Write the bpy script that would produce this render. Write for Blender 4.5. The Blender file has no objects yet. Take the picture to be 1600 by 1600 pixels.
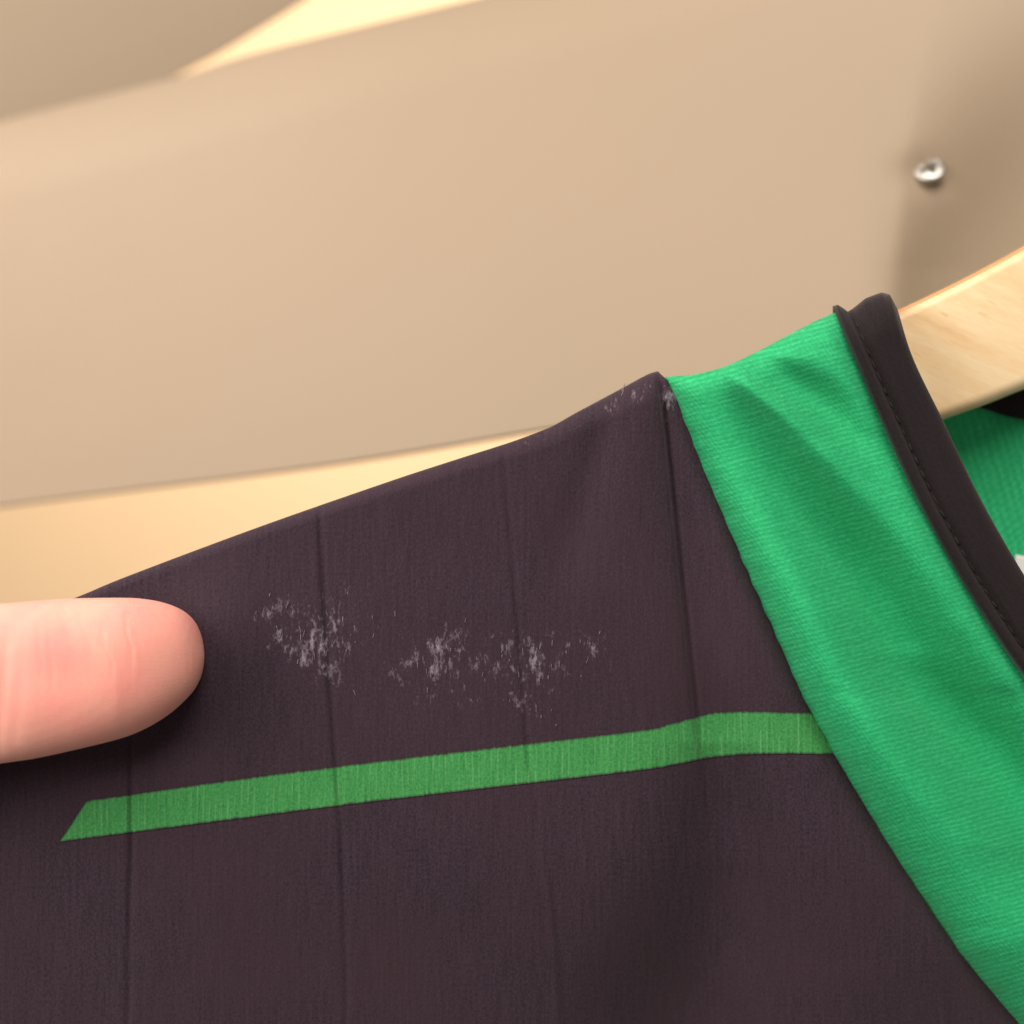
import bpy, bmesh, math, random
import numpy as np
from mathutils import Vector, Matrix
random.seed(7); rng = np.random.default_rng(11)
SC = bpy.context.scene
COL = SC.collection

# ---------------------------------------------------------------- camera, world, lights, exposure
CZ = 1.40                      # the camera is held 1.4 m above the floor, 18 cm from the cloth
HALF = 75.0 / 180.0            # half the frame (75 mm) at the cloth's distance (180 mm)
cam_d = bpy.data.cameras.new('camera'); cam = bpy.data.objects.new('camera', cam_d); COL.objects.link(cam)
cam.location = (0, -0.180, CZ); cam.rotation_euler = (math.radians(90), 0, 0)
cam_d.sensor_width = 36; cam_d.lens = 18 / HALF
cam_d.clip_start = 0.005; cam_d.clip_end = 50
cam_d.dof.use_dof = True; cam_d.dof.focus_distance = 0.1785; cam_d.dof.aperture_fstop = 9.0
SC.camera = cam

W = bpy.data.worlds.new('World'); SC.world = W; W.use_nodes = True
bg = W.node_tree.nodes['Background']
bg.inputs[0].default_value = (1.0, 0.90, 0.80, 1); bg.inputs[1].default_value = 0.24

def area(name, loc, target, size, power, color):
    l = bpy.data.lights.new(name, 'AREA'); l.shape = 'DISK'; l.size = size; l.energy = power; l.color = color
    o = bpy.data.objects.new(name, l); COL.objects.link(o); o.location = loc
    d = Vector(target) - Vector(loc); o.rotation_euler = d.to_track_quat('-Z', 'Y').to_euler()
    return o
area('ceiling_lamp', (0.03, -0.42, CZ + 0.46), (0, 0, CZ), 0.44, 4.2, (1.0, 0.92, 0.82))
area('side_fill', (-0.40, -0.30, CZ + 0.16), (0, 0.03, CZ), 0.36, 2.1, (1.0, 0.92, 0.82))  # added fill from the left, for the panel gradient and cloth creases
area('panel_fill', (-0.34, -0.01, CZ + 0.30), (-0.05, 0.10, CZ + .04), 0.12, 0.75, (1.0, 0.90, 0.80))  # added fill out of frame, brightens the large panel towards its left end
area('wall_fill', (-0.05, 0.30, CZ + 0.52), (-0.1, 1.0, CZ + .15), 0.3, 9.8, (1.0, 0.87, 0.71))  # added fill that keeps the wall behind the panels bright

vs = SC.view_settings
vs.view_transform = 'Standard'; vs.look = 'None'; vs.exposure = 0.0; vs.gamma = 1.0; vs.use_curve_mapping = False
SC.cycles.use_denoising = True

# ---------------------------------------------------------------- helpers
def P(px, py, d):
    """a point seen at photograph pixel (px, py), d millimetres in front of the lens -> metres"""
    k = HALF / 800.0 * d
    return np.stack([(np.asarray(px, float) - 800) * k, np.asarray(d, float) - 180 + 0 * np.asarray(px, float),
                     (800 - np.asarray(py, float)) * k + CZ * 1000], -1) * 0.001

def link(name, me, mat=None, parent=None, smooth=True):
    o = bpy.data.objects.new(name, me); COL.objects.link(o)
    if mat: me.materials.append(mat)
    if smooth: me.polygons.foreach_set('use_smooth', [True] * len(me.polygons))
    if parent: o.parent = parent; o.matrix_parent_inverse = Matrix.Identity(4); o.location = -parent.matrix_world.translation
    return o

def tag(o, label=None, cat=None, group=None, kind=None):
    for k, v in (('label', label), ('category', cat), ('group', group), ('kind', kind)):
        if v: o[k] = v
    return o

def thing(name, label, cat, loc):
    o = bpy.data.objects.new(name, None); COL.objects.link(o); o.location = loc
    o.empty_display_size = 0.01; bpy.context.view_layer.update()
    return tag(o, label, cat)

def grid_mesh(name, V, uv=None, attr=None, flip=False):
    nv, nu = V.shape[:2]
    idx = np.arange(nv * nu).reshape(nv, nu)
    F = np.stack([idx[:-1, :-1], idx[1:, :-1], idx[1:, 1:], idx[:-1, 1:]], -1).reshape(-1, 4)
    if flip: F = F[:, ::-1]
    me = bpy.data.meshes.new(name)
    me.vertices.add(nv * nu); me.vertices.foreach_set('co', V.reshape(-1).astype(np.float32))
    me.loops.add(F.size); me.loops.foreach_set('vertex_index', F.reshape(-1).astype(np.int32))
    me.polygons.add(len(F)); me.polygons.foreach_set('loop_start', np.arange(0, F.size, 4, dtype=np.int32))
    me.update(calc_edges=True)
    if uv is not None:
        l = me.uv_layers.new(name='UVMap'); l.data.foreach_set('uv', uv.reshape(-1, 2)[F.reshape(-1)].reshape(-1).astype(np.float32))
    for k, a in (attr or {}).items():
        t = me.attributes.new(k, 'FLOAT', 'POINT'); t.data.foreach_set('value', a.reshape(-1).astype(np.float32))
    me.validate(); return me

def curve(pts, n=400):
    """smooth (Catmull-Rom) curve through pixel points, resampled evenly; returns f(t) for t in 0..1"""
    p = np.array(pts, float); q = np.vstack([2 * p[0] - p[1], p, 2 * p[-1] - p[-2]])
    out = []
    for i in range(1, len(q) - 2):
        t = np.linspace(0, 1, 24, endpoint=False)[:, None]
        a, b, c, e = q[i - 1], q[i], q[i + 1], q[i + 2]
        out.append(.5 * (2 * b + (c - a) * t + (2 * a - 5 * b + 4 * c - e) * t ** 2 + (3 * b - a - 3 * c + e) * t ** 3))
    c = np.vstack(out + [p[-1:]])
    s = np.r_[0, np.cumsum(np.linalg.norm(np.diff(c, axis=0), axis=1))]; s /= s[-1]
    return lambda t: np.stack([np.interp(t, s, c[:, k]) for k in range(c.shape[1])], -1)

def coons(top, bot, left, right, u, v):
    T, B, L, R = top(u), bot(u), left(v), right(v)
    U, V = u[None, :, None], v[:, None, None]
    return ((1 - V) * T[None] + V * B[None] + (1 - U) * L[:, None] + U * R[:, None]
            - ((1 - U) * (1 - V) * T[0] + U * (1 - V) * T[-1] + (1 - U) * V * B[0] + U * V * B[-1]))

def pdist(x, y, pts):
    """distance to a polyline and position 0..1 along it"""
    p = np.array(pts, float); best = np.full(x.shape, 1e9); pos = np.zeros(x.shape); n = len(p) - 1
    for i in range(n):
        a, b = p[i], p[i + 1]; d = b - a; L2 = d @ d
        t = np.clip(((x - a[0]) * d[0] + (y - a[1]) * d[1]) / L2, 0, 1)
        r = np.hypot(x - a[0] - t * d[0], y - a[1] - t * d[1])
        m = r < best; best = np.where(m, r, best); pos = np.where(m, (i + t) / n, pos)
    return best, pos

def fold(x, y, pts, sig, amp):
    """a fold running mostly downwards: gaussian across, along a smooth line x = X(y)"""
    p = np.array(pts, float); n = len(p); k = np.linspace(0, 1, n)
    sg = np.interp(k, np.linspace(0, 1, len(sig)), sig) if isinstance(sig, (list, tuple)) else np.full(n, float(sig))
    am = np.interp(k, np.linspace(0, 1, len(amp)), amp) if isinstance(amp, (list, tuple)) else np.full(n, float(amp))
    c = curve(np.c_[p, sg, am])(np.linspace(0, 1, 500)); c = c[np.argsort(c[:, 1])]
    X, S, A = (np.interp(y, c[:, 1], c[:, j]) for j in (0, 2, 3))
    sl = np.interp(y, c[:, 1], np.gradient(c[:, 0]) / np.maximum(np.gradient(c[:, 1]), 1e-4)); sl = np.clip(sl, -2, 2)
    over = np.maximum(np.maximum(c[0, 1] - y, y - c[-1, 1]), 0)
    r = (x - X) / np.sqrt(1 + sl * sl)
    return A * np.exp(-(r / S) ** 2 / 2 - (over / np.maximum(25.0, 1.6 * S)) ** 2)

_ph = rng.uniform(0, 6.28, (40, 2)); _dir = rng.uniform(0, 6.28, 40)
def wob(x, y, wl, k0=0, n=6):
    h = 0
    for i in range(k0, k0 + n):
        f = 6.28 / (wl * (0.7 + 0.6 * ((i * 0.37) % 1)))
        h = h + np.sin((x * math.cos(_dir[i]) + y * math.sin(_dir[i])) * f + _ph[i, 0])
    return h / n

def rnd(t, R):
    """depth gained where a sheet rolls back over an edge: t = distance from the edge"""
    q = np.clip(1 - t / R, 0, 1)
    return R * (1 - np.sqrt(np.maximum(0, 1 - q * q)))

# ---------------------------------------------------------------- node materials
class N:
    def __init__(s, name):
        s.m = bpy.data.materials.new(name); s.m.use_nodes = True; s.t = s.m.node_tree
        s.b = s.t.nodes['Principled BSDF']
    def n(s, typ, **kw):
        x = s.t.nodes.new(typ)
        for k, v in kw.items(): setattr(x, k, v)
        return x
    def put(s, sock, v):
        if hasattr(v, 'is_linked') or isinstance(v, bpy.types.NodeSocket): s.t.links.new(v, sock)
        else: sock.default_value = v
    def math(s, op, a, b=0.0, c=0.0, clamp=False):
        x = s.n('ShaderNodeMath', operation=op, use_clamp=clamp)
        s.put(x.inputs[0], a); s.put(x.inputs[1], b); s.put(x.inputs[2], c); return x.outputs[0]
    def uv(s): return s.n('ShaderNodeTexCoord').outputs['UV']
    def obj(s): return s.n('ShaderNodeTexCoord').outputs['Object']
    def map(s, vec, scale=(1, 1, 1), rot=(0, 0, 0), loc=(0, 0, 0)):
        x = s.n('ShaderNodeMapping'); s.put(x.inputs[0], vec); x.inputs[1].default_value = loc
        x.inputs[2].default_value = rot; x.inputs[3].default_value = scale; return x.outputs[0]
    def noise(s, vec, scale, detail=3.0, rough=0.55):
        x = s.n('ShaderNodeTexNoise'); s.put(x.inputs['Vector'], vec); x.inputs['Scale'].default_value = scale
        x.inputs['Detail'].default_value = detail; x.inputs['Roughness'].default_value = rough; return x.outputs['Fac']
    def sep(s, vec):
        x = s.n('ShaderNodeSeparateXYZ'); s.put(x.inputs[0], vec); return x.outputs
    def ramp(s, fac, stops):
        x = s.n('ShaderNodeValToRGB'); s.put(x.inputs[0], fac); e = x.color_ramp.elements
        while len(e) < len(stops): e.new(0.5)
        for i, (p, c) in enumerate(stops): e[i].position = p; e[i].color = (*c, 1) if len(c) == 3 else c
        return x.outputs[0]
    def mix(s, fac, a, b, mode='MIX'):
        x = s.n('ShaderNodeMix', data_type='RGBA', blend_type=mode); s.put(x.inputs[0], fac)
        for k, v in ((6, a), (7, b)): s.put(x.inputs[k], (*v, 1) if isinstance(v, tuple) and len(v) == 3 else v)
        return x.outputs[2]
    def attr(s, name):
        x = s.n('ShaderNodeAttribute', attribute_name=name); return x.outputs['Fac']
    def bump(s, h, strength, dist, prev=None):
        x = s.n('ShaderNodeBump'); s.put(x.inputs['Height'], h); x.inputs['Strength'].default_value = strength
        x.inputs['Distance'].default_value = dist
        if prev is not None: s.put(x.inputs['Normal'], prev)
        return x.outputs[0]
    def done(s, color, rough=0.9, normal=None, **kw):
        s.put(s.b.inputs['Base Color'], (*color, 1) if isinstance(color, tuple) and len(color) == 3 else color)
        s.put(s.b.inputs['Roughness'], rough)
        if normal is not None: s.put(s.b.inputs['Normal'], normal)
        for k, v in kw.items(): s.put(s.b.inputs[k.replace('_', ' ')], v)
        return s.m

def mat_rib(name, base, var, wear=False, sheen=0.25, rib=10.0, tint=None, lines=None, edge=None):
    """fine vertically ribbed polyester; uv is in hundreds of pixels (about 9 mm)"""
    m = N(name); uv = m.uv(); x, y, _ = m.sep(uv)
    wv = m.noise(m.map(uv, (1.2, .8, 1)), 1.0, 2)
    xx = m.math('ADD', x, m.math('MULTIPLY', wv, 0.10))
    s1 = m.math('SINE', m.math('MULTIPLY', xx, 2 * math.pi / (rib / 100)))
    thread = m.noise(m.map(uv, (16, 1.3, 1)), 1.0, 3, .6)
    grain = m.noise(m.map(uv, (26, 19, 1)), 1.0, 3, .75)
    blot = m.noise(m.map(uv, (.35, .35, 1)), 1.0, 3)
    h = m.math('ADD', m.math('MULTIPLY', s1, 0.05), m.math('ADD', m.math('MULTIPLY', thread, .75), m.math('MULTIPLY', grain, 0.8)))
    f = m.math('ADD', m.math('MULTIPLY', thread, 0.28), m.math('MULTIPLY', grain, 0.72))
    col = m.mix(m.math('MULTIPLY_ADD', m.math('SUBTRACT', f, .5), 3.4, .5, True), base, var)
    if tint: col = m.mix(m.ramp(blot, [(.35, (0, 0, 0)), (.68, (1, 1, 1))]), col, m.mix(.55, col, tint))
    if lines:
        hair = m.math('POWER', m.math('MULTIPLY_ADD', s1, .5, .5), 7.0)
        hair = m.math('MULTIPLY', hair, m.ramp(m.noise(m.map(uv, (5.5, 2.0, 1)), 1.0, 2), [(.42, (.02, .02, .02)), (.70, (.28, .28, .28))]))
        col = m.mix(hair, col, lines)
    if edge:
        e = m.math('MULTIPLY_ADD', m.math('SUBTRACT', thread, .5), 1.2, m.attr('edge'), True)
        col = m.mix(m.ramp(e, [(.05, (0, 0, 0)), (.85, (1, 1, 1))]), edge, col)
    if wear:
        w = m.attr('wear')
        warp = m.noise(m.map(uv, (3, 3, 1)), 1.0, 2)
        streak = m.noise(m.map(uv, (14, 3.6, 1), (0, 0, .10)), 1.0, 5, .72)
        clump = m.noise(m.map(uv, (4.2, 3.0, 1), (0, 0, .3)), 1.0, 3, .6)
        web = m.noise(m.map(uv, (7.5, 3.6, 1), (0, 0, -.25)), 1.0, 4, .65)
        web = m.math('SUBTRACT', 1.0, m.math('MULTIPLY', m.math('ABSOLUTE', m.math('SUBTRACT', web, .5)), 8.5, 0, True))
        k = m.math('ADD', m.math('MULTIPLY', web, .55), m.math('MULTIPLY', m.math('SUBTRACT', streak, .5), 2.4))
        k = m.math('ADD', k, m.math('MULTIPLY', m.math('SUBTRACT', clump, .5), 2.2))
        k = m.math('ADD', k, m.math('MULTIPLY', m.math('SUBTRACT', w, 1.36), .95), 0, True)
        k = m.math('MULTIPLY', k, m.math('MULTIPLY', w, 1.5, 0, True), 0, True)
        k = m.math('POWER', k, 1.25)
        col = m.mix(m.math('MULTIPLY', k, .78), col, (.43, .37, .455))
        h = m.math('ADD', h, m.math('MULTIPLY', k, .45))
    nrm = m.bump(h, 0.55, 0.00022)
    return m.done(col, .88, nrm, Sheen_Weight=sheen, Sheen_Roughness=.45, Sheen_Tint=(1, .88, .9, 1), Specular_IOR_Level=.25)

def mat_knit(name, base, dark, light, rot, row=8.5, amp=.55, ribbed=False):
    m = N(name); uv = m.uv(); q = m.map(uv, (1, 1, 1), (0, 0, rot))
    wv = m.noise(m.map(uv, (2.0, 2.0, 1)), 1.0, 2)
    x, y, _ = m.sep(q)
    yy = m.math('ADD', y, m.math('MULTIPLY', wv, .07)); xx = m.math('ADD', x, m.math('MULTIPLY', wv, .10))
    a = m.math('MULTIPLY', yy, 2 * math.pi / (row / 100)); b = m.math('MULTIPLY', xx, 2 * math.pi / (row * .86 / 100))
    s1 = m.math('SINE', a); s2 = m.math('SINE', m.math('ADD', b, m.math('MULTIPLY', a, .5)))
    g = m.noise(m.map(q, (13, 20, 1)), 1.0, 3, .7)
    l = m.noise(m.map(q, (2.2, 11, 1)), 1.0, 3, .6)
    h = m.math('ADD', m.math('MULTIPLY', s1, .09), m.math('ADD', m.math('MULTIPLY', s2, .15), m.math('MULTIPLY', g, 1.1)))
    h = m.math('ADD', h, m.math('MULTIPLY', l, .25 if not ribbed else 1.6))
    f = m.math('ADD', m.math('MULTIPLY', s1, .10), m.math('ADD', m.math('MULTIPLY', g, .9), m.math('MULTIPLY', l, .35)))
    f = m.math('MULTIPLY_ADD', m.math('SUBTRACT', f, .62), 1.4, .5, True)
    col = m.ramp(f, [(0, dark), (.5, base), (1, light)])
    return m.done(col, .78, m.bump(h, amp, 0.00022), Sheen_Weight=.22, Sheen_Roughness=.4, Sheen_Tint=(.75, 1, .85, 1), Specular_IOR_Level=.3)

def mat_plain(name, c1, c2, scale=30.0, rough=.6, bump=.05, dist=.0004, **kw):
    m = N(name); o = m.obj(); n1 = m.noise(o, scale, 4); n2 = m.noise(o, scale * 28, 2)
    return m.done(m.mix(n1, c1, c2), rough, m.bump(n2, bump, dist), **kw)

M = {}
M['dark'] = mat_rib('charcoal_polyester', (.0175, .0098, .0168), (.052, .031, .048), True, sheen=.11, tint=(.043, .022, .032))
M['stripe'] = mat_rib('printed_green_polyester', (.022, .18, .043), (.065, .31, .09), False, sheen=.12, lines=(.26, .55, .26), edge=(.030, .020, .028))
M['green'] = mat_knit('green_knit', (.015, .385, .145), (.007, .265, .097), (.048, .54, .225), -.26, row=7.4, amp=.36)
M['green_in'] = mat_knit('green_knit_inside', (.022, .46, .175), (.012, .34, .12), (.05, .58, .25), 1.28, row=13, amp=.75, ribbed=True)
M['band'] = mat_rib('black_binding', (.0075, .0046, .006), (.017, .011, .0135), False, sheen=.18, rib=7)
M['thread'] = mat_plain('black_thread', (.006, .004, .005), (.014, .009, .010), 900, .8)
M['panel'] = mat_plain('beige_board', (.345, .272, .197), (.380, .290, .212), 14, .55, .10, .0003, Specular_IOR_Level=.25)
M['wall'] = mat_plain('cream_plaster', (.80, .585, .37), (.82, .60, .385), 6, .8)
M['recess_shade'] = mat_plain('shaded_recess_steel', (.06, .055, .05), (.12, .11, .10), 400, .6)  # dark colour standing in for shade inside the screw's cross recess
M['white'] = mat_plain('white_label', (.80, .79, .77), (.85, .84, .82), 200, .7)
M['steel'] = mat_plain('steel', (.50, .48, .45), (.62, .60, .57), 400, .38, .05, .0002, Metallic=1.0)

def mat_wood():
    m = N('pale_hanger_wood'); o = m.map(m.obj(), (1, 1, 1), (0, math.radians(-24), 0))
    g1 = m.noise(m.map(o, (40, 150, 330)), 1.0, 4, .6)
    g2 = m.noise(m.map(o, (55, 200, 120)), 1.0, 3, .55)
    g3 = m.noise(m.map(o, (500, 500, 2200)), 1.0, 2)
    f = m.math('ADD', m.math('MULTIPLY', g1, .55), m.math('ADD', m.math('MULTIPLY', g2, .40), m.math('MULTIPLY', g3, .15)))
    col = m.ramp(f, [(.30, (.60, .38, .19)), (.50, (.80, .56, .31)), (.66, (.86, .67, .42))])
    pore = m.ramp(m.noise(m.map(o, (160, 500, 700)), 1.0, 2), [(.68, (1, 1, 1)), (.80, (.84, .70, .60))])
    return m.done(m.mix(1.0, col, pore, 'MULTIPLY'), .42, m.bump(f, .12, .0004), Specular_IOR_Level=.35)
M['wood'] = mat_wood()
M['edge_fringe'] = mat_plain('orange_edge_fringe', (.66, .30, .13), (.74, .38, .17), 200, .4)  # orange light fringe on the hanger's top edge, painted as colour

def mat_skin():
    m = N('skin'); o = m.obj()
    a = m.noise(o, 95, 3, .55); b = m.noise(o, 40, 2); pores = m.noise(m.map(o, (1.3, 1, 1)), 1900, 3)
    col = m.mix(m.ramp(a, [(.36, (0, 0, 0)), (.66, (1, 1, 1))]), (.90, .42, .34), (.90, .32, .285))
    col = m.mix(m.ramp(b, [(.42, (0, 0, 0)), (.70, (.5, .5, .5))]), col, (.90, .47, .38))
    lines = m.noise(m.map(o, (2600, 900, 330), (0, .22, 0)), 1.0, 3, .6)
    wv = m.noise(o, 120, 2); ox, oy, oz = m.sep(o)
    ridge = m.math('SINE', m.math('MULTIPLY', m.math('ADD', m.math('ADD', oz, m.math('MULTIPLY', ox, .35)), m.math('MULTIPLY', wv, .006)), 2 * math.pi / .00052))
    h = m.math('ADD', m.math('ADD', m.math('MULTIPLY', pores, .5), m.math('MULTIPLY', ridge, .10)), m.math('MULTIPLY', lines, .8))
    return m.done(col, .60, m.bump(h, .36, .00012), Subsurface_Weight=.35, Subsurface_Radius=(1, .32, .18), Subsurface_Scale=.0028, Specular_IOR_Level=.22)
M['skin'] = mat_skin()

# ================================================================ SETTING
wm = grid_mesh('wall', np.array([[[-3, 1.0, CZ + 1.6], [3, 1.0, CZ + 1.6]], [[-3, 1.0, -0.0], [3, 1.0, -0.0]]]))
tag(link('wall', wm, M['wall']), kind='structure')

# ---- the two beige boards behind the jersey
def inv_plane(x, y, pts):
    A = np.array([[1, p[0], p[1]] for p in pts]); c = np.linalg.solve(A, np.array([1 / p[2] for p in pts]))
    return 1 / (c[0] + c[1] * x + c[2] * y)

def board(name, top, bot, depth, label, roll, thick, nu=160, nv=120):
    u = np.linspace(0, 1, nu); v = np.linspace(0, 1, nv); v = v * v * (3 - 2 * v)
    tc, bc = curve(top), curve(bot)
    lc = curve([top[0], bot[0]]); rc = curve([top[-1], bot[-1]])
    g = coons(tc, bc, lc, rc, u, v); x, y = g[..., 0], g[..., 1]
    d = depth(x, y, v[:, None] + 0 * x)
    V = P(x, y, d)
    me = grid_mesh(name, V)
    o = link(name, me, M['panel'])
    s = o.modifiers.new('thickness', 'SOLIDIFY'); s.thickness = thick; s.offset = -1
    b = o.modifiers.new('edge', 'BEVEL'); b.width = thick * .3; b.segments = 3; b.limit_method = 'ANGLE'; b.angle_limit = math.radians(50)
    return tag(o, label, 'panel', 'beige boards behind the jersey')

def d_big(x, y, v):
    d = inv_plane(x, y, [(0, 490, 300), (1450, 265, 232), (800, 0, 268)])
    topy = np.interp(x, [-600, 0, 270, 400, 750, 1600, 2200], [345, 190, 122, 82, -5, -215, -360])
    d = d + rnd(y - topy, 130) * 0.13
    # the sheet buckles at the screw: a shoulder falls away to its right
    cx = 1398 + 0.10 * np.maximum(0, 420 - y) + 0.0011 * np.maximum(0, 300 - y) ** 2 * .25
    t = (x - cx)
    yy = np.clip((y + 130) / 620, 0, 1); ys = yy * yy * (3 - 2 * yy)
    soft = 125 - 107 * ys
    step = 1 / (1 + np.exp(-np.clip(t / soft, -30, 30)))
    hgt = 18.0 * ys
    run = np.clip(t / 240, 0, 1); run = np.sin(run * math.pi / 2)
    d = d + hgt * (0.22 * step + .78 * step * run)
    d = d + 1.2 * np.exp(-(((x - 1440) / 42) ** 2 + ((y - 272) / 30) ** 2))
    return d + 0.5 * wob(x, y, 900, 3)
board('beige_panel', [(-600, 345), (0, 190), (270, 122), (400, 82), (750, -5), (1600, -215), (2200, -360)],
      [(-600, 870), (0, 790), (500, 727), (860, 668), (1100, 630), (1600, 550), (2200, 450)], d_big,
      'large beige panel with a screw in it, slanting across behind the jersey', 40, .002, 260, 160)

def d_small(x, y, v):
    return inv_plane(x, y, [(0, 185, 345), (470, 0, 338), (0, -400, 318)])
board('beige_panel', [(-600, -500), (0, -560), (400, -600), (800, -640), (1000, -660)],
      [(-600, 560), (0, 262), (150, 182), (265, 122), (330, 88), (400, 46), (470, 2), (640, -110), (1000, -350)], d_small,
      'smaller, browner-looking beige panel with a curved lower edge in the top left corner', 20, .003)

# ---- screw
def make_screw():
    R = 3.0; nr, na = 26, 96
    rr = np.linspace(0, 1, nr) ** .8; aa = np.linspace(0, 2 * math.pi, na)
    r, a = np.meshgrid(rr, aa, indexing='ij')
    x, y = R * r * np.cos(a), R * r * np.sin(a)
    h = .95 * np.sqrt(np.maximum(0, 1 - (r * .97) ** 2))
    arm = np.minimum(np.abs(x), np.abs(y)); lng = np.maximum(np.abs(x), np.abs(y))
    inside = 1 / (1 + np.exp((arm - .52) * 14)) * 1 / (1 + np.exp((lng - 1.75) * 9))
    h = h - 1.3 * inside
    V = np.stack([x, y, h], -1)
    skirt = np.stack([R * np.cos(aa), R * np.sin(aa), 0 * aa - .8], -1)[None]
    V = np.concatenate([V, skirt], 0) * .001
    me = grid_mesh('screw', V)
    o = link('screw', me, M['steel']); me.materials.append(M['recess_shade'])
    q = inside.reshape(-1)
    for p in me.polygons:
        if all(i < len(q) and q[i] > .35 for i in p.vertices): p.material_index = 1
    d0 = float(d_big(np.array([[1452.]]), np.array([[266.]]), None)[0, 0])
    o.location = P(1453, 265, d0 - 1.0)
    n = Vector((-.26, -.80, .50)).normalized()
    o.rotation_euler = (n.to_track_quat('Z', 'Y') @ Matrix.Rotation(.5, 3, 'Z').to_quaternion()).to_euler()
    o.scale = (.95, .95, .95)
    tag(o, 'small shiny cross-head screw driven into the large beige panel', 'screw')
make_screw()

# ================================================================ JERSEY
SEAM = [(1028, 580), (1050, 604), (1066, 645), (1102, 740), (1150, 850), (1200, 962), (1250, 1078), (1300, 1172), (1400, 1340), (1500, 1490), (1600, 1610), (1700, 1745), (1900, 2010)]
DTOP = [(-500, 1165), (-200, 1052), (0, 978), (120, 933), (200, 900), (400, 825), (600, 755), (700, 722), (800, 690), (858, 668), (900, 645), (960, 613), (1010, 586), (1028, 580)]
GTOP = [(1030, 590), (1050, 588), (1085, 585), (1130, 573), (1180, 550), (1230, 523), (1275, 500), (1312, 484)]
BANDL = [(1303, 480), (1330, 545), (1380, 662), (1430, 772), (1490, 885), (1550, 983), (1600, 1056), (1700, 1190), (1800, 1310), (2000, 1540)]
BANDR = [(1402, 478), (1427, 560), (1475, 660), (1530, 775), (1597, 893), (1660, 985), (1760, 1110), (1860, 1220), (2050, 1430)]
seam = curve(SEAM); dtop = curve(DTOP); gtop = curve(GTOP); bandl = curve(BANDL); bandr = curve(BANDR)
jersey = thing('jersey', 'charcoal and green jersey with a black neck binding on the wooden hanger', 'jersey', tuple(P(1000, 2000, 182)))

tx = np.array(DTOP)
def top_y(x): return np.interp(x, tx[:, 0], tx[:, 1])

CREASES = [([(205, 1150), (206, 1300), (203, 1430), (200, 1620), (198, 1900)], 4.5, [.10, .24, .20, .16, .1]),
           ([(498, 785), (505, 900), (513, 1030), (524, 1180), (533, 1300), (540, 1500), (542, 1800)], 4.5, [.10, .26, .28, .26, .22, .14, .1]),
           ([(786, 700), (800, 860), (815, 1040), (826, 1180), (840, 1260)], 4.5, [.06, .12, .16, .20, .05]),
           ([(848, 1330), (862, 1450), (872, 1600), (880, 1800)], 4, [-.06, -.15, -.15, -.1]),
           ([(1438, 1400), (1466, 1500), (1484, 1610), (1500, 1750)], 4, [-.04, -.16, -.16, -.1]),
           ([(905, 1250), (915, 1350)], 3, -.05), ([(1128, 1200), (1150, 1330)], 4, [-.12, -.04])]
def d_dark(x, y):
    d = 180.2 + 0 * x
    for pts, s, a in CREASES: d = d + 2.3 * fold(x, y, pts, s * .72, a)
    # the long pressed fold from the shoulder point downwards
    line = [(1029, 590), (1037, 640), (1046, 720), (1060, 860), (1075, 1000), (1092, 1150), (1104, 1270), (1112, 1350)]
    d = d + fold(x, y, line, [3, 3, 3.2, 3.4, 3.4, 3.4, 3.4, 3], [1.1, 1.7, 1.6, 1.4, 1.2, .8, .4, 0])
    d = d + fold(x, y, [(p[0] + o, p[1]) for p, o in zip(line, (2, 6, 10, 20, 28, 32, 34, 36))], [10, 14, 20, 26, 30, 34, 40, 50], [.4, .7, 1.0, 1.5, 1.7, 1.8, 1.5, .8])
    d = d + fold(x, y, [(1112, 1160), (1128, 1300), (1122, 1450), (1085, 1620), (1060, 1900)], [45, 62, 80, 100, 115], [.8, 4.6, 8.0, 9.5, 9.5])
    d = d + fold(x, y, [(948, 625), (932, 700), (910, 780), (890, 870), (870, 960)], [15, 18, 22, 30, 40], [.3, .8, .75, .5, .2])
    d = d - fold(x, y, [(1000, 640), (985, 760), (960, 900)], [22, 28, 40], [.3, .45, .3])
    d = d - fold(x, y, [(1120, 860), (1180, 1060), (1260, 1260), (1400, 1500)], [30, 45, 60, 80], [.3, .8, 1.3, 1.6])
    d = d + 1.0 * wob(x, y, 520, 0, 6) + .10 * wob(x, y * .5, 80, 8, 6) + .02 * wob(x, y * .3, 22, 14, 6)
    d = d + 7.0 * np.clip((y - 1150) / 700, 0, 1.3) ** 2
    # dips into the seam
    r, _ = pdist(x, y, SEAM[1:]); d = d + 1.6 * np.exp(-(r / 13) ** 2)
    # rolls back over the shoulder edge
    R = np.interp(x, [200, 800, 1030], [1.4, 2.6, 4.5]); t = (y - top_y(x)) * .094
    d = d + rnd(np.maximum(t, 0), R)
    # pressed in under the fingertip
    d = d + .8 * np.exp(-(((x - 100) / 170) ** 2 + ((y - 1065) / 90) ** 2)) - 2.6 * np.exp(-(((x - 345) / 75) ** 2 + ((y - 1035) / 130) ** 2)) - 1.6 * np.exp(-(((x - 150) / 150) ** 2 + ((y - 1225) / 60) ** 2))
    return d

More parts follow.
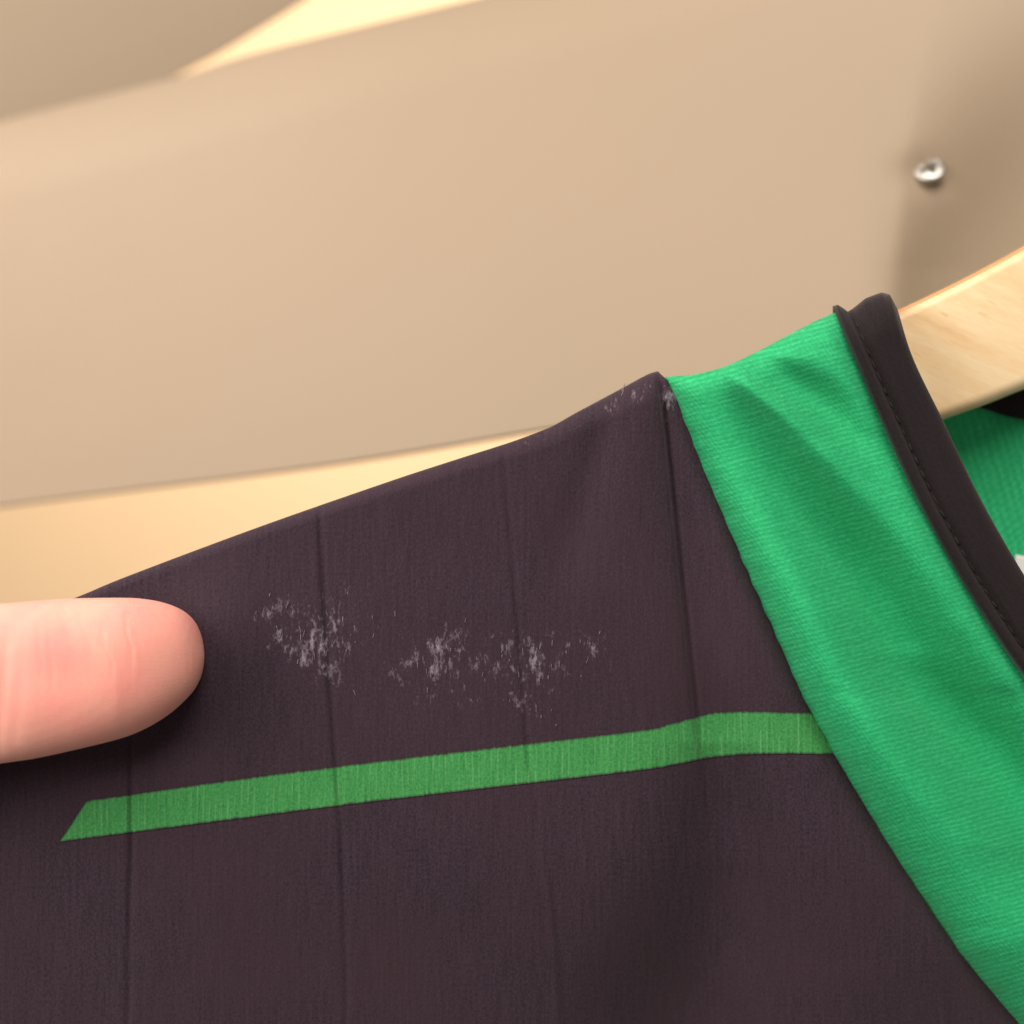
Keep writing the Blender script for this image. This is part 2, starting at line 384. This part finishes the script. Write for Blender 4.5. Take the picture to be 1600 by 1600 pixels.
PATCH = [(428, 955, 22, 30, .75), (445, 990, 30, 30, .65), (466, 1008, 26, 24, .95), (492, 1018, 22, 34, 1.25), (494, 990, 16, 26, .9), (520, 1010, 20, 40, .55),
         (455, 935, 40, 16, .4), (545, 965, 22, 34, .5), (560, 935, 36, 30, .25), (535, 1070, 20, 40, .4), (385, 975, 26, 20, .22),
         (700, 1022, 18, 20, 1.05), (688, 1045, 34, 30, .65), (655, 1015, 20, 22, .55), (722, 990, 18, 20, .6), (690, 1080, 60, 40, .36), (625, 1060, 22, 26, .35),
         (770, 1012, 26, 18, .5), (808, 1022, 16, 20, .95), (822, 1055, 24, 40, .6), (852, 1060, 12, 28, .7), (842, 1035, 30, 14, .55), (815, 1098, 22, 14, .75),
         (895, 1005, 50, 26, .42), (935, 1000, 20, 14, .5), (930, 1035, 20, 22, .38), (865, 1130, 50, 26, .22), (980, 1060, 60, 50, .12),
         (760, 1030, 80, 36, .50), (600, 1000, 70, 46, .34), (870, 1025, 70, 40, .42), (700, 1075, 110, 40, .30), (505, 1000, 70, 60, .22), (985, 618, 42, 20, 1.05), (925, 640, 40, 14, .8), (1038, 622, 16, 30, 1.1), (1058, 665, 12, 42, .75), (1088, 765, 12, 40, .55), (820, 695, 90, 12, .65),
         (660, 1250 + 130, 40, 30, .12), (180, 1415, 14, 14, .3), (560, 1150, 120, 60, .16), (700, 800, 220, 60, .12)]
def wear(x, y):
    w = 0 * x
    for a, b, sx, sy, k in PATCH: w = w + k * np.exp(-(((x - a) / sx) ** 2 + ((y - b) / sy) ** 2) / 2.2)
    return 1.3 * (1 - np.exp(-w / 1.3))

def dense(n, a, b, c=.5):
    """parameter 0..1, denser where the picture looks"""
    t = np.linspace(0, 1, n); return t

def with_back(x, y, d, Rmm, drop, gap, nb=14):
    """adds rows over the top edge and down behind: the back of the sleeve/shoulder"""
    rows_x, rows_y, rows_d = [], [], []
    x0, y0, d0 = x[0], y[0], d[0]
    for k in range(nb, 0, -1):
        th = k / nb
        if th < .4:
            a = th / .4 * math.pi / 2
            rows_y.append(y0 + (1 - math.cos(a)) * Rmm / .094); rows_d.append(d0 + math.sin(a) * Rmm)
        else:
            f = (th - .4) / .6
            rows_y.append(y0 + Rmm / .094 + f * drop); rows_d.append(d0 + Rmm + gap * f)
        rows_x.append(x0)
    return (np.vstack([rows_x, x]), np.vstack([rows_y, y]), np.vstack([rows_d, d]))

# ---- dark shoulder panel
u = np.linspace(0, 1, 620); v = np.linspace(0, 1, 400) ** 1.25
g = coons(dtop, curve([(-500, 2010), (700, 2010), (1900, 2010)]), curve([(-500, 1165), (-500, 2010)]), seam, u, v)
x, y = g[..., 0], g[..., 1]; d = d_dark(x, y)
xb, yb, db = with_back(x, y, d, np.interp(x[0], [200, 800, 1030], [1.4, 2.6, 4.5]), 260, 7)
wv_ = np.vstack([np.repeat(wear(x[:1], y[:1]), len(xb) - len(x), 0), wear(x, y)])
uvd = np.stack([xb, -np.vstack([2 * y[0] - yb[:len(xb) - len(x)], y])], -1) / 100
dark = link('shoulder_panel', grid_mesh('shoulder_panel', P(xb, yb, db), uvd, {'wear': wv_}), M['dark'], jersey)
dark['label'] = 'charcoal shoulder panel with pale scuff marks'

# ---- printed stripe, lying on the panel
ST = [(135, 1251), (330, 1223), (520, 1198), (760, 1169), (1000, 1141), (1045, 1131), (1085, 1120), (1120, 1113), (1160, 1111), (1215, 1112), (1268, 1113)]
SB = [(92, 1316), (330, 1285), (540, 1258), (760, 1232), (1000, 1204), (1050, 1196), (1095, 1187), (1130, 1182), (1170, 1179), (1230, 1178), (1305, 1179)]
u = np.linspace(0, 1, 560); v = np.r_[np.linspace(0, .10, 9), np.linspace(.15, .85, 14), np.linspace(.90, 1, 9)]
g = coons(curve(ST), curve(SB), curve([ST[0], SB[0]]), curve([ST[-1], (1285, 1146), SB[-1]]), u, v)
x, y = g[..., 0], g[..., 1].copy()
hgt_ = (y[-1] - y[0])[None]; dist_ = np.minimum(v, 1 - v)[:, None] * hgt_ + 0 * y; dist_ = np.minimum(dist_, (u * 1180)[None]); edge_ = np.clip(dist_ / 5.0, 0, 1)
stripe = link('printed_stripe', grid_mesh('printed_stripe', P(x, y, d_dark(x, y) - .11), np.stack([x, -y], -1) / 100, {'edge': edge_}), M['stripe'], dark)
stripe.location = (0, 0, 0)
stripe['label'] = 'thin green stripe with a slanted end'

# ---- pale broken fibres standing out of the scuffed patches
fv, ff = [], []
n_try = 0
pa = np.array(PATCH[:34]); wts = pa[:, 4] ** 1.6 * pa[:, 2] * pa[:, 3]; wts /= wts.sum()
for i in rng.choice(len(pa), 60, p=wts):
    a, b, sx, sy, k = pa[i]
    x0 = a + rng.normal(0, sx * .5); y0 = b + rng.normal(0, sy * .5)
    if y0 < float(top_y(x0)) + 4 or x0 > 1070 + (y0 - 640) * .4 + 20: continue
    L = rng.uniform(5, 13) * (.5 + .5 * k); ang = rng.normal(.03, .16); bend = rng.normal(0, .10)
    w = rng.uniform(.35, .75); pts = []
    for s in np.linspace(0, 1, 4):
        aa = ang + bend * s
        pts.append((x0 + math.sin(aa) * L * s, y0 - math.cos(aa) * L * s, .03 + .09 * math.sin(math.pi * s) * rng.uniform(.4, 1)))
    base = len(fv)
    for (X, Y, H) in pts:
        D = float(d_dark(np.array([X]), np.array([Y]))[0]) if 0 else None
        fv.append((X, Y, H, w))
    for s in range(3): ff.append((base + s, base + s + 1))
A = np.array(fv); D = d_dark(A[:, 0], A[:, 1])
C3 = [P(A[:, 0] - A[:, 3], A[:, 1], D - A[:, 2]), P(A[:, 0] + A[:, 3], A[:, 1], D - A[:, 2]), P(A[:, 0], A[:, 1], D - A[:, 2] - .09)]
n = len(A); VV = np.concatenate(C3); faces = []
for a, b in ff:
    for p_, q_ in ((0, 1), (1, 2), (2, 0)): faces.append((a + p_ * n, b + p_ * n, b + q_ * n, a + q_ * n))
me = bpy.data.meshes.new('worn_fibres'); me.from_pydata(VV.tolist(), [], faces); me.update()
M['fibre'] = mat_plain('pale_fibre', (.14, .11, .128), (.34, .29, .325), 700, .8)
fo = link('worn_fibres', me, M['fibre'], dark); fo.location = (0, 0, 0); fo['kind'] = 'stuff'

# ---- green yoke panel
def d_green(x, y):
    r, _ = pdist(x, y, SEAM)
    sx_ = np.interp(y, [p[1] for p in SEAM], [p[0] for p in SEAM]); under = (x < sx_) & (y > 588)
    base = 181.8 + 1.0 * wob(x, y, 520, 0, 6) + 7.0 * np.clip((y - 1150) / 700, 0, 1.3) ** 2
    d = base + np.where(under, .12 * r + .25, -7.0 * (1 - np.exp(-r / 36.0)))
    r = np.where(under, 0, r)
    d = d + 0.010 * np.maximum(0, r - 70)
    d = d + fold(x, y, [(1112, 588), (1135, 620), (1169, 664), (1210, 712), (1255, 765), (1300, 822), (1340, 876), (1380, 938), (1425, 1010), (1480, 1090), (1550, 1190), (1650, 1320)], [15, 21, 27, 32, 36, 39, 41, 43, 46, 50, 56, 60], [.5, 1.7, 3.0, 4.4, 5.8, 7.0, 7.8, 8.2, 8.0, 7.4, 6.6, 6.0])
    d = d - fold(x, y, [(1150, 760), (1200, 850), (1260, 960), (1320, 1070), (1400, 1190), (1500, 1320), (1600, 1450)], [20, 28, 34, 38, 42, 46, 50], [.4, 1.2, 2.0, 2.6, 2.8, 2.6, 2.2])
    d = d + fold(x, y, [(1190, 556), (1215, 574), (1255, 604), (1292, 636), (1322, 671), (1356, 712), (1390, 780)], [12, 16, 21, 23, 25, 27, 30], [.4, 1.2, 2.1, 2.5, 2.3, 1.5, .5])
    d = d - fold(x, y, [(1150, 585), (1180, 612), (1232, 655), (1292, 722), (1360, 800), (1412, 862), (1470, 950), (1540, 1060)], [9, 12, 16, 22, 28, 32, 34, 40], [.8, 1.4, 1.7, 1.8, 1.7, 1.5, 1.2, .9])
    d = d - fold(x, y, [(1235, 545), (1285, 562), (1325, 600), (1350, 660)], [12, 16, 18, 20], [.3, .6, .5, .2])
    d = d + fold(x, y, [(1360, 1020), (1430, 1070), (1500, 1120), (1580, 1210), (1700, 1380)], [30, 36, 36, 40, 50], [.8, 2.2, 2.8, 2.6, 1.8])
    d = d + fold(x, y, [(1400, 1240), (1480, 1330), (1600, 1480)], [26, 34, 40], [.2, .7, .9])
    d = d + .30 * wob(x, y, 260, 20, 6) + .05 * wob(x, y, 60, 26, 6)
    d = d + .16 * np.sin(y / 7.0 + 1.5 * wob(x, y, 120, 4, 4)) * np.exp(-r / 13)
    rb, _ = pdist(x, y, BANDL); d = d + 1.5 * np.exp(-(rb / 16) ** 2)
    gt = np.array(GTOP); ty = np.interp(x, gt[:, 0], gt[:, 1]); t = np.maximum(0, (y - ty) * .094)
    R = np.interp(x, [1036, 1130, 1310], [3.0, 4.5, 6.0])
    return d + rnd(t, R)
u = np.linspace(0, 1, 260); v = np.linspace(0, 1, 420) ** 1.3
rgt = curve([(p[0] + 14, p[1] + 3) for p in BANDL])
lft = curve([(1030, 590), (1040, 607)] + [(p[0] - 9, p[1] + 3) for p in SEAM[2:]])
g = coons(gtop, curve([(1900, 2010), (2014, 1543)]), lft, rgt, u, v)
x, y = g[..., 0], g[..., 1]; d = d_green(x, y)
xb, yb, db = with_back(x, y, d, np.interp(x[0], [1036, 1130, 1310], [3.0, 4.5, 6.0]), 200, 13)
uvg = np.stack([xb, -np.vstack([2 * y[0] - yb[:len(xb) - len(x)], y])], -1) / 100
go = link('yoke_panel', grid_mesh('yoke_panel', P(xb, yb, db), uvg), M['green'], jersey)
go['label'] = 'bright green knit yoke with soft diagonal folds'

# ---- neck binding: a narrow rolled edge, a stitched groove and a wider folded band
prof_w = np.array([-.02, 0, .03, .07, .12, .17, .21, .245, .27, .30, .34, .40, .50, .62, .74, .84, .91, .96, .99, 1.0, .995, .97, .90, .70, .40])
prof_h = np.array([-1.2, -.2, .55, 1.0, 1.15, 1.0, .72, .40, .36, .50, .85, 1.15, 1.30, 1.36, 1.34, 1.22, 1.02, .72, .35, .0, -.4, -.8, -1.2, -1.5, -1.6])
wq = np.interp(np.linspace(0, 1, 90), np.linspace(0, 1, len(prof_w)), prof_w); hq = np.interp(np.linspace(0, 1, 90), np.linspace(0, 1, len(prof_w)), prof_h)
tq = np.linspace(0, 1, 420)
Lq, Rq = bandl(tq), bandr(tq)
bx = Lq[:, None, 0] + wq[None, :] * (Rq - Lq)[:, None, 0]; by = Lq[:, None, 1] + wq[None, :] * (Rq - Lq)[:, None, 1]
TOPW = np.interp(wq, [0, .06, .14, .22, .30, .5, .75, .88, 1.0], [478, 476, 481, 487, 482, 466, 457, 460, 482])
fadeb = np.clip(1 - (np.arange(420) / 42.0), 0, 1)[:, None]
by = by + (TOPW[None, :] - by[0][None, :]) * fadeb ** 2
def d_band(x, y): return 177.6 + .25 * wob(x, y, 300, 30, 5)
tb = np.maximum(0, (by - by[0][None, :]) * .094)
bd = d_band(bx, by) - hq[None, :] * 1.15 + rnd(tb, 6.0) + .035 * np.sin(tq[:, None] * 480) * np.exp(-((wq[None, :] - .26) / .07) ** 2)
xb, yb, db = with_back(bx, by, bd, 6.0 + 0 * wq, 120, 12)
uvb = np.stack([np.repeat(wq[None, :] * .95, len(xb), 0), -yb / 100], -1)
band = link('neck_band', grid_mesh('neck_band', P(xb, yb, db), uvb), M['band'], jersey)
band['label'] = 'black neck binding with a stitched rolled edge'
# stitches in the groove
sb = bmesh.new(); bmesh.ops.create_icosphere(sb, subdivisions=2, radius=1.0)
for q in sb.verts: q.co = Vector((q.co.x * .85, q.co.y * .22, q.co.z * .22)) * .001
sm = bpy.data.meshes.new('stitch'); sb.to_mesh(sm); sb.free(); sm.materials.append(M['thread'])
sm.polygons.foreach_set('use_smooth', [True] * len(sm.polygons))
arc = np.r_[0, np.cumsum(np.hypot(np.diff(Lq[:, 0]), np.diff(Lq[:, 1])))]
for s in np.arange(26, 1500, 24.0):
    i = int(np.searchsorted(arc, s)); j = min(i + 6, 419)
    if i >= 410: break
    k = int(np.argmin(np.abs(wq[:50] - .275)))
    p0 = Vector(P(bx[i, k], by[i, k], bd[i, k] - .05)); p1 = Vector(P(bx[j, k], by[j, k], bd[j, k] - .05))
    if p0.x > .085: break
    o = bpy.data.objects.new('stitch', sm); COL.objects.link(o); o.parent = band
    t = (p1 - p0).normalized(); o.rotation_euler = (t.to_track_quat('X', 'Z') @ Matrix.Rotation(random.uniform(-.12, .12), 3, 'Y').to_quaternion()).to_euler()
    o.location = p0; o.scale = (random.uniform(.65, 1.1), random.uniform(.7, 1.1), random.uniform(.6, 1.0))

# ---- back of the jersey seen through the neck opening
u = np.linspace(0, 1, 160); v = np.linspace(0, 1, 160)
g = coons(curve([(1335, 550), (1500, 618), (1600, 640), (1800, 668), (2100, 680)]), curve([(1335, 1500), (1700, 1560), (2100, 1600)]),
          curve([(1335, 550), (1335, 1500)]), curve([(2100, 680), (2100, 1600)]), u, v)
x, y = g[..., 0], g[..., 1]
def d_back(x, y): return 201.8 + .8 * wob(x, y, 420, 12, 6) + .12 * wob(x, y, 80, 18, 6)
bk = link('back_panel', grid_mesh('back_panel', P(x, y, d_back(x, y)), np.stack([x, -y], -1) / 100), M['green_in'], jersey)
bk['label'] = 'inside of the green back with fine ribs'
t = np.linspace(0, 1, 120); up = curve([(1398, 505), (1500, 560), (1600, 588), (1800, 612), (2100, 625)])(t); lo = curve([(1398, 568), (1500, 625), (1545, 641), (1600, 656), (1800, 684), (2100, 700)])(t)
w = np.linspace(0, 1, 24)
x = up[None, :, 0] + w[:, None] * (lo - up)[None, :, 0]; y = up[None, :, 1] + w[:, None] * (lo - up)[None, :, 1]
bb = link('back_neck_band', grid_mesh('back_neck_band', P(x, y, d_back(x, y) - 1.4 - 1.1 * np.sin(np.pi * w)[:, None] ** .5), np.stack([x, -y], -1) / 100), M['band'], jersey)
# white label sewn inside the back
w_ = np.linspace(0, 1, 40)
g = coons(curve([(1586, 867), (1700, 886), (1820, 900)]), curve([(1576, 1010), (1700, 1030), (1820, 1045)]), curve([(1586, 867), (1576, 1010)]), curve([(1820, 900), (1820, 1045)]), w_, w_)
x, y = g[..., 0], g[..., 1]
lb = link('neck_label', grid_mesh('neck_label', P(x, y, d_back(x, y) - 1.0), np.stack([x, -y], -1) / 100), M['white'], jersey)
so = lb.modifiers.new('thickness', 'SOLIDIFY'); so.thickness = .0003; so.offset = 1

# ================================================================ HANGER
HT = [(1030, 650), (1060, 632), (1130, 606), (1300, 531), (1400, 486), (1480, 448), (1540, 417), (1600, 384), (1700, 325), (1850, 250), (2050, 190), (2300, 170)]
HB = [(1030, 790), (1060, 792), (1130, 778), (1300, 716), (1400, 682), (1475, 655), (1540, 632), (1600, 608), (1700, 570), (1850, 520), (2050, 470), (2300, 455)]
t = np.linspace(0, 1, 220); ht, hb = curve(HT)(t), curve(HB)(t)
cs = []   # rounded-rectangle section: (across 0..1, depth mm)
def rrect(n=7, r=.10, rd=2.2, d0=188.5, d1=198.0):
    out = []
    for (cw, cd, a0) in ((r, d0 + rd, 180), (1 - r, d0 + rd, 270), (1 - r, d1 - rd, 0), (r, d1 - rd, 90)):
        for k in range(n):
            a = math.radians(a0 + 90 * k / (n - 1))
            out.append((cw + r * math.cos(a) if 1 else 0, cd + rd * math.sin(a)))
    return out
sec = rrect(); sec.append(sec[0]); sec = np.array(sec)
x = ht[:, None, 0] + sec[None, :, 0] * (hb - ht)[:, None, 0]; y = ht[:, None, 1] + sec[None, :, 0] * (hb - ht)[:, None, 1]
me = grid_mesh('wooden_hanger', P(x, y, np.repeat(sec[None, :, 1], len(t), 0)))
hanger = thing('wooden_hanger', 'pale wooden clothes hanger holding up the jersey, bare at the neck opening', 'hanger', tuple(P(1600, 608, 193)))
ha = link('arm', me, M['wood'], hanger)
me.materials.append(M['edge_fringe'])
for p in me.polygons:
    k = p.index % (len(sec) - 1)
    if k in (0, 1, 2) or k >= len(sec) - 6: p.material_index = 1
bm = bmesh.new(); bm.from_mesh(me); bmesh.ops.remove_doubles(bm, verts=bm.verts, dist=1e-6)
bmesh.ops.holes_fill(bm, edges=[e for e in bm.edges if e.is_boundary], sides=60); bmesh.ops.recalc_face_normals(bm, faces=bm.faces); bm.to_mesh(me); bm.free()

# ================================================================ HAND
def tube(stations, na=40, fixed=None):
    """closed loft: stations = (centre xyz mm, half-height, half-depth), section in the plane across the path"""
    Cn = np.array([s[0] for s in stations], float); bmn = bmesh.new(); rings = []
    for i, (c, hh, hd) in enumerate(stations):
        tan = Cn[min(i + 1, len(Cn) - 1)] - Cn[max(i - 1, 0)]; tan = Vector(fixed or tan).normalized()
        dep = Vector((0, 1, 0)); upv = dep.cross(tan).normalized(); dep = tan.cross(upv).normalized()
        ring = []
        for k in range(na):
            a = 2 * math.pi * k / na; ca, sa = math.cos(a), math.sin(a)
            e = 2 / 2.25; ca = math.copysign(abs(ca) ** e, ca); sa = math.copysign(abs(sa) ** e, sa)
            ring.append(bmn.verts.new((Vector(c) + upv * hh * ca + dep * hd * sa) * .001))
        rings.append(ring)
    for a, b in zip(rings, rings[1:]):
        for k in range(na): bmn.faces.new((a[k], a[(k + 1) % na], b[(k + 1) % na], b[k]))
    bmn.faces.new(rings[0][::-1]); bmn.faces.new(rings[-1])
    return bmn
FD = 171.5
FT = [(-900, 1120), (-600, 1040), (-300, 975), (-100, 949), (0, 943), (60, 938), (110, 935), (191, 934), (223, 936), (255, 942), (285, 955), (303, 974), (313, 1001), (318, 1028)]
FB = [(-900, 1430), (-600, 1345), (-300, 1265), (-100, 1214), (0, 1193), (64, 1183), (127, 1169), (191, 1153), (229, 1138), (266, 1115), (293, 1090), (306, 1073), (314, 1051), (318, 1028)]
ftx = np.array(FT); fbx = np.array(FB)
xs = np.r_[np.linspace(-900, 180, 70), 180 + 137.8 * np.sin(np.linspace(0, 1, 40)[1:] * math.pi / 2)]
ctop = curve(FT)(np.linspace(0, 1, 3000)); cbot = curve(FB)(np.linspace(0, 1, 3000))
st = []
kpx = HALF / 800 * FD
for X in xs:
    yt = np.interp(X, ctop[:, 0], ctop[:, 1]); yb_ = np.interp(X, cbot[:, 0], cbot[:, 1])
    hh = max((yb_ - yt) / 2 * kpx, .12); hd = 7.6 * min(1, (hh / 9.6)) ** .8
    if X < 0: hd = np.interp(X, [-900, -300, 0], [9.5, 8.6, 7.6])
    off = np.interp(X, [-900, -300, 0], [10, 2, 0]) + 4.2 * np.clip((X - 40) / 278, 0, 1) ** 2
    c = P(X, (yt + yb_) / 2, FD + off) * 1000; hh *= (FD + off) / FD
    st.append((c, hh, hd))
joined = bmesh.new()
def add(bmn):
    mt = bpy.data.meshes.new('t'); bmn.to_mesh(mt); bmn.free(); joined.from_mesh(mt); bpy.data.meshes.remove(mt)
add(tube(st, 48, (1, 0, 0)))
c0 = np.array(st[0][0])          # where the finger meets the hand, left of the picture
def chain(pts, rad, n=10):
    p = curve([tuple(q) for q in pts])(np.linspace(0, 1, n * len(pts))); r = np.interp(np.linspace(0, 1, len(p)), np.linspace(0, 1, len(rad)), rad)
    tip = [(p[-1] + (p[-1] - p[-2]) / np.linalg.norm(p[-1] - p[-2]) * r[-1] * f, r[-1] * math.sqrt(max(1 - f * f, .002)), r[-1] * .9 * math.sqrt(max(1 - f * f, .002))) for f in (.3, .55, .75, .9, .98)]
    add(tube([(q, a, a * .9) for q, a in zip(p, r)] + tip, 24))
pal = c0 + np.array([-45, 6, -32])
add(tube([(c0 + np.array([14, 0, -4]), 11, 8), (c0 + np.array([0, 2, -14]), 24, 11), (c0 + np.array([-14, 4, -22]), 36, 13), (pal, 40, 14), (pal + np.array([-30, 3, -6]), 36, 15), (pal + np.array([-50, 4, -8]), 28, 16), (pal + np.array([-110, 8, -14]), 26, 20), (pal + np.array([-170, 14, -22]), 30, 24)], 40))
for dz, L in ((-21, 1.0), (-40, .95), (-57, .78)):        # three fingers closed behind the cloth edge, outside the picture
    b0 = c0 + np.array([-6, 6, dz])
    chain([b0 - np.array([14, 0, 0]), b0, b0 + np.array([16 * L, 16, -2]), b0 + np.array([10 * L, 34, -4]), b0 + np.array([-8, 40, -5])], [9.5, 9.5, 9, 8.2, 7])
tb0 = pal + np.array([-6, 4, 30])
chain([tb0 - np.array([25, 0, 14]), tb0, tb0 + np.array([20, 14, 12]), tb0 + np.array([38, 26, 12]), tb0 + np.array([56, 34, 6])], [13, 12, 10.5, 9.8, 8.5])
hm = bpy.data.meshes.new('hand'); joined.to_mesh(hm); joined.free()
ho = bpy.data.objects.new('hand_raw', hm); COL.objects.link(ho)
rm = ho.modifiers.new('r', 'REMESH'); rm.mode = 'VOXEL'; rm.voxel_size = .0007
sm_ = ho.modifiers.new('s', 'SMOOTH'); sm_.iterations = 4; sm_.factor = .5
dg = bpy.context.evaluated_depsgraph_get(); hm2 = bpy.data.meshes.new_from_object(ho.evaluated_get(dg))
bpy.data.objects.remove(ho)
bm = bmesh.new(); bm.from_mesh(hm2)
vis = [f for f in bm.faces if f.calc_center_median().x > -.085 and f.calc_center_median().z > CZ - .06 and f.calc_center_median().y < -.004]
bmesh.ops.subdivide_edges(bm, edges=list({e for f in vis for e in f.edges}), cuts=2, use_grid_fill=True, smooth=1.0)
bm.to_mesh(hm2); bm.free()
nv_ = len(hm2.vertices); co = np.zeros(nv_ * 3, np.float32); hm2.vertices.foreach_get('co', co); co = co.reshape(-1, 3).astype(float)
dep = co[:, 1] * 1000 + 180; kk = HALF / 800 * dep
qx = co[:, 0] * 1000 / kk + 800; qy = 800 - (co[:, 2] - CZ) * 1000 / kk
front = np.clip((FD + 2 - dep) / 4, 0, 1)
cr = 0
for pts, s, a in (([(190, 962), (203, 1000), (214, 1040)], 6.0, -.06), ([(152, 985), (168, 1015), (180, 1055), (184, 1100)], 6.5, -.06),
                  ([(96, 945), (104, 975), (112, 1010)], 6.0, .09), ([(160, 1005), (175, 1035)], 3, .12), ([(197, 985), (206, 1012)], 2.4, .10),
                  ([(8, 1010), (4, 1060), (-2, 1120), (-6, 1180)], 9, .35), ([(30, 1030), (28, 1090), (20, 1150)], 9, .16), ([(-26, 980), (-34, 1060), (-40, 1150)], 10, .4),
                  ([(60, 1000), (64, 1040)], 3, .06), ([(78, 1010), (82, 1050)], 3, .06), ([(125, 970), (140, 1010)], 3, .05)):
    cr = cr + fold(qx, qy, pts, s, a)
cr = cr + .10 * wob(qx, qy, 110, 2, 6)
co[:, 1] += cr * 1.0 * front * .001
hm2.vertices.foreach_set('co', co.astype(np.float32).reshape(-1)); hm2.update(); hm2.name = 'hand'
hm2.materials.clear()
hand = link('hand', hm2, M['skin'])
tag(hand, 'finger of a hand reaching in from the left, pressing the charcoal cloth', 'hand')
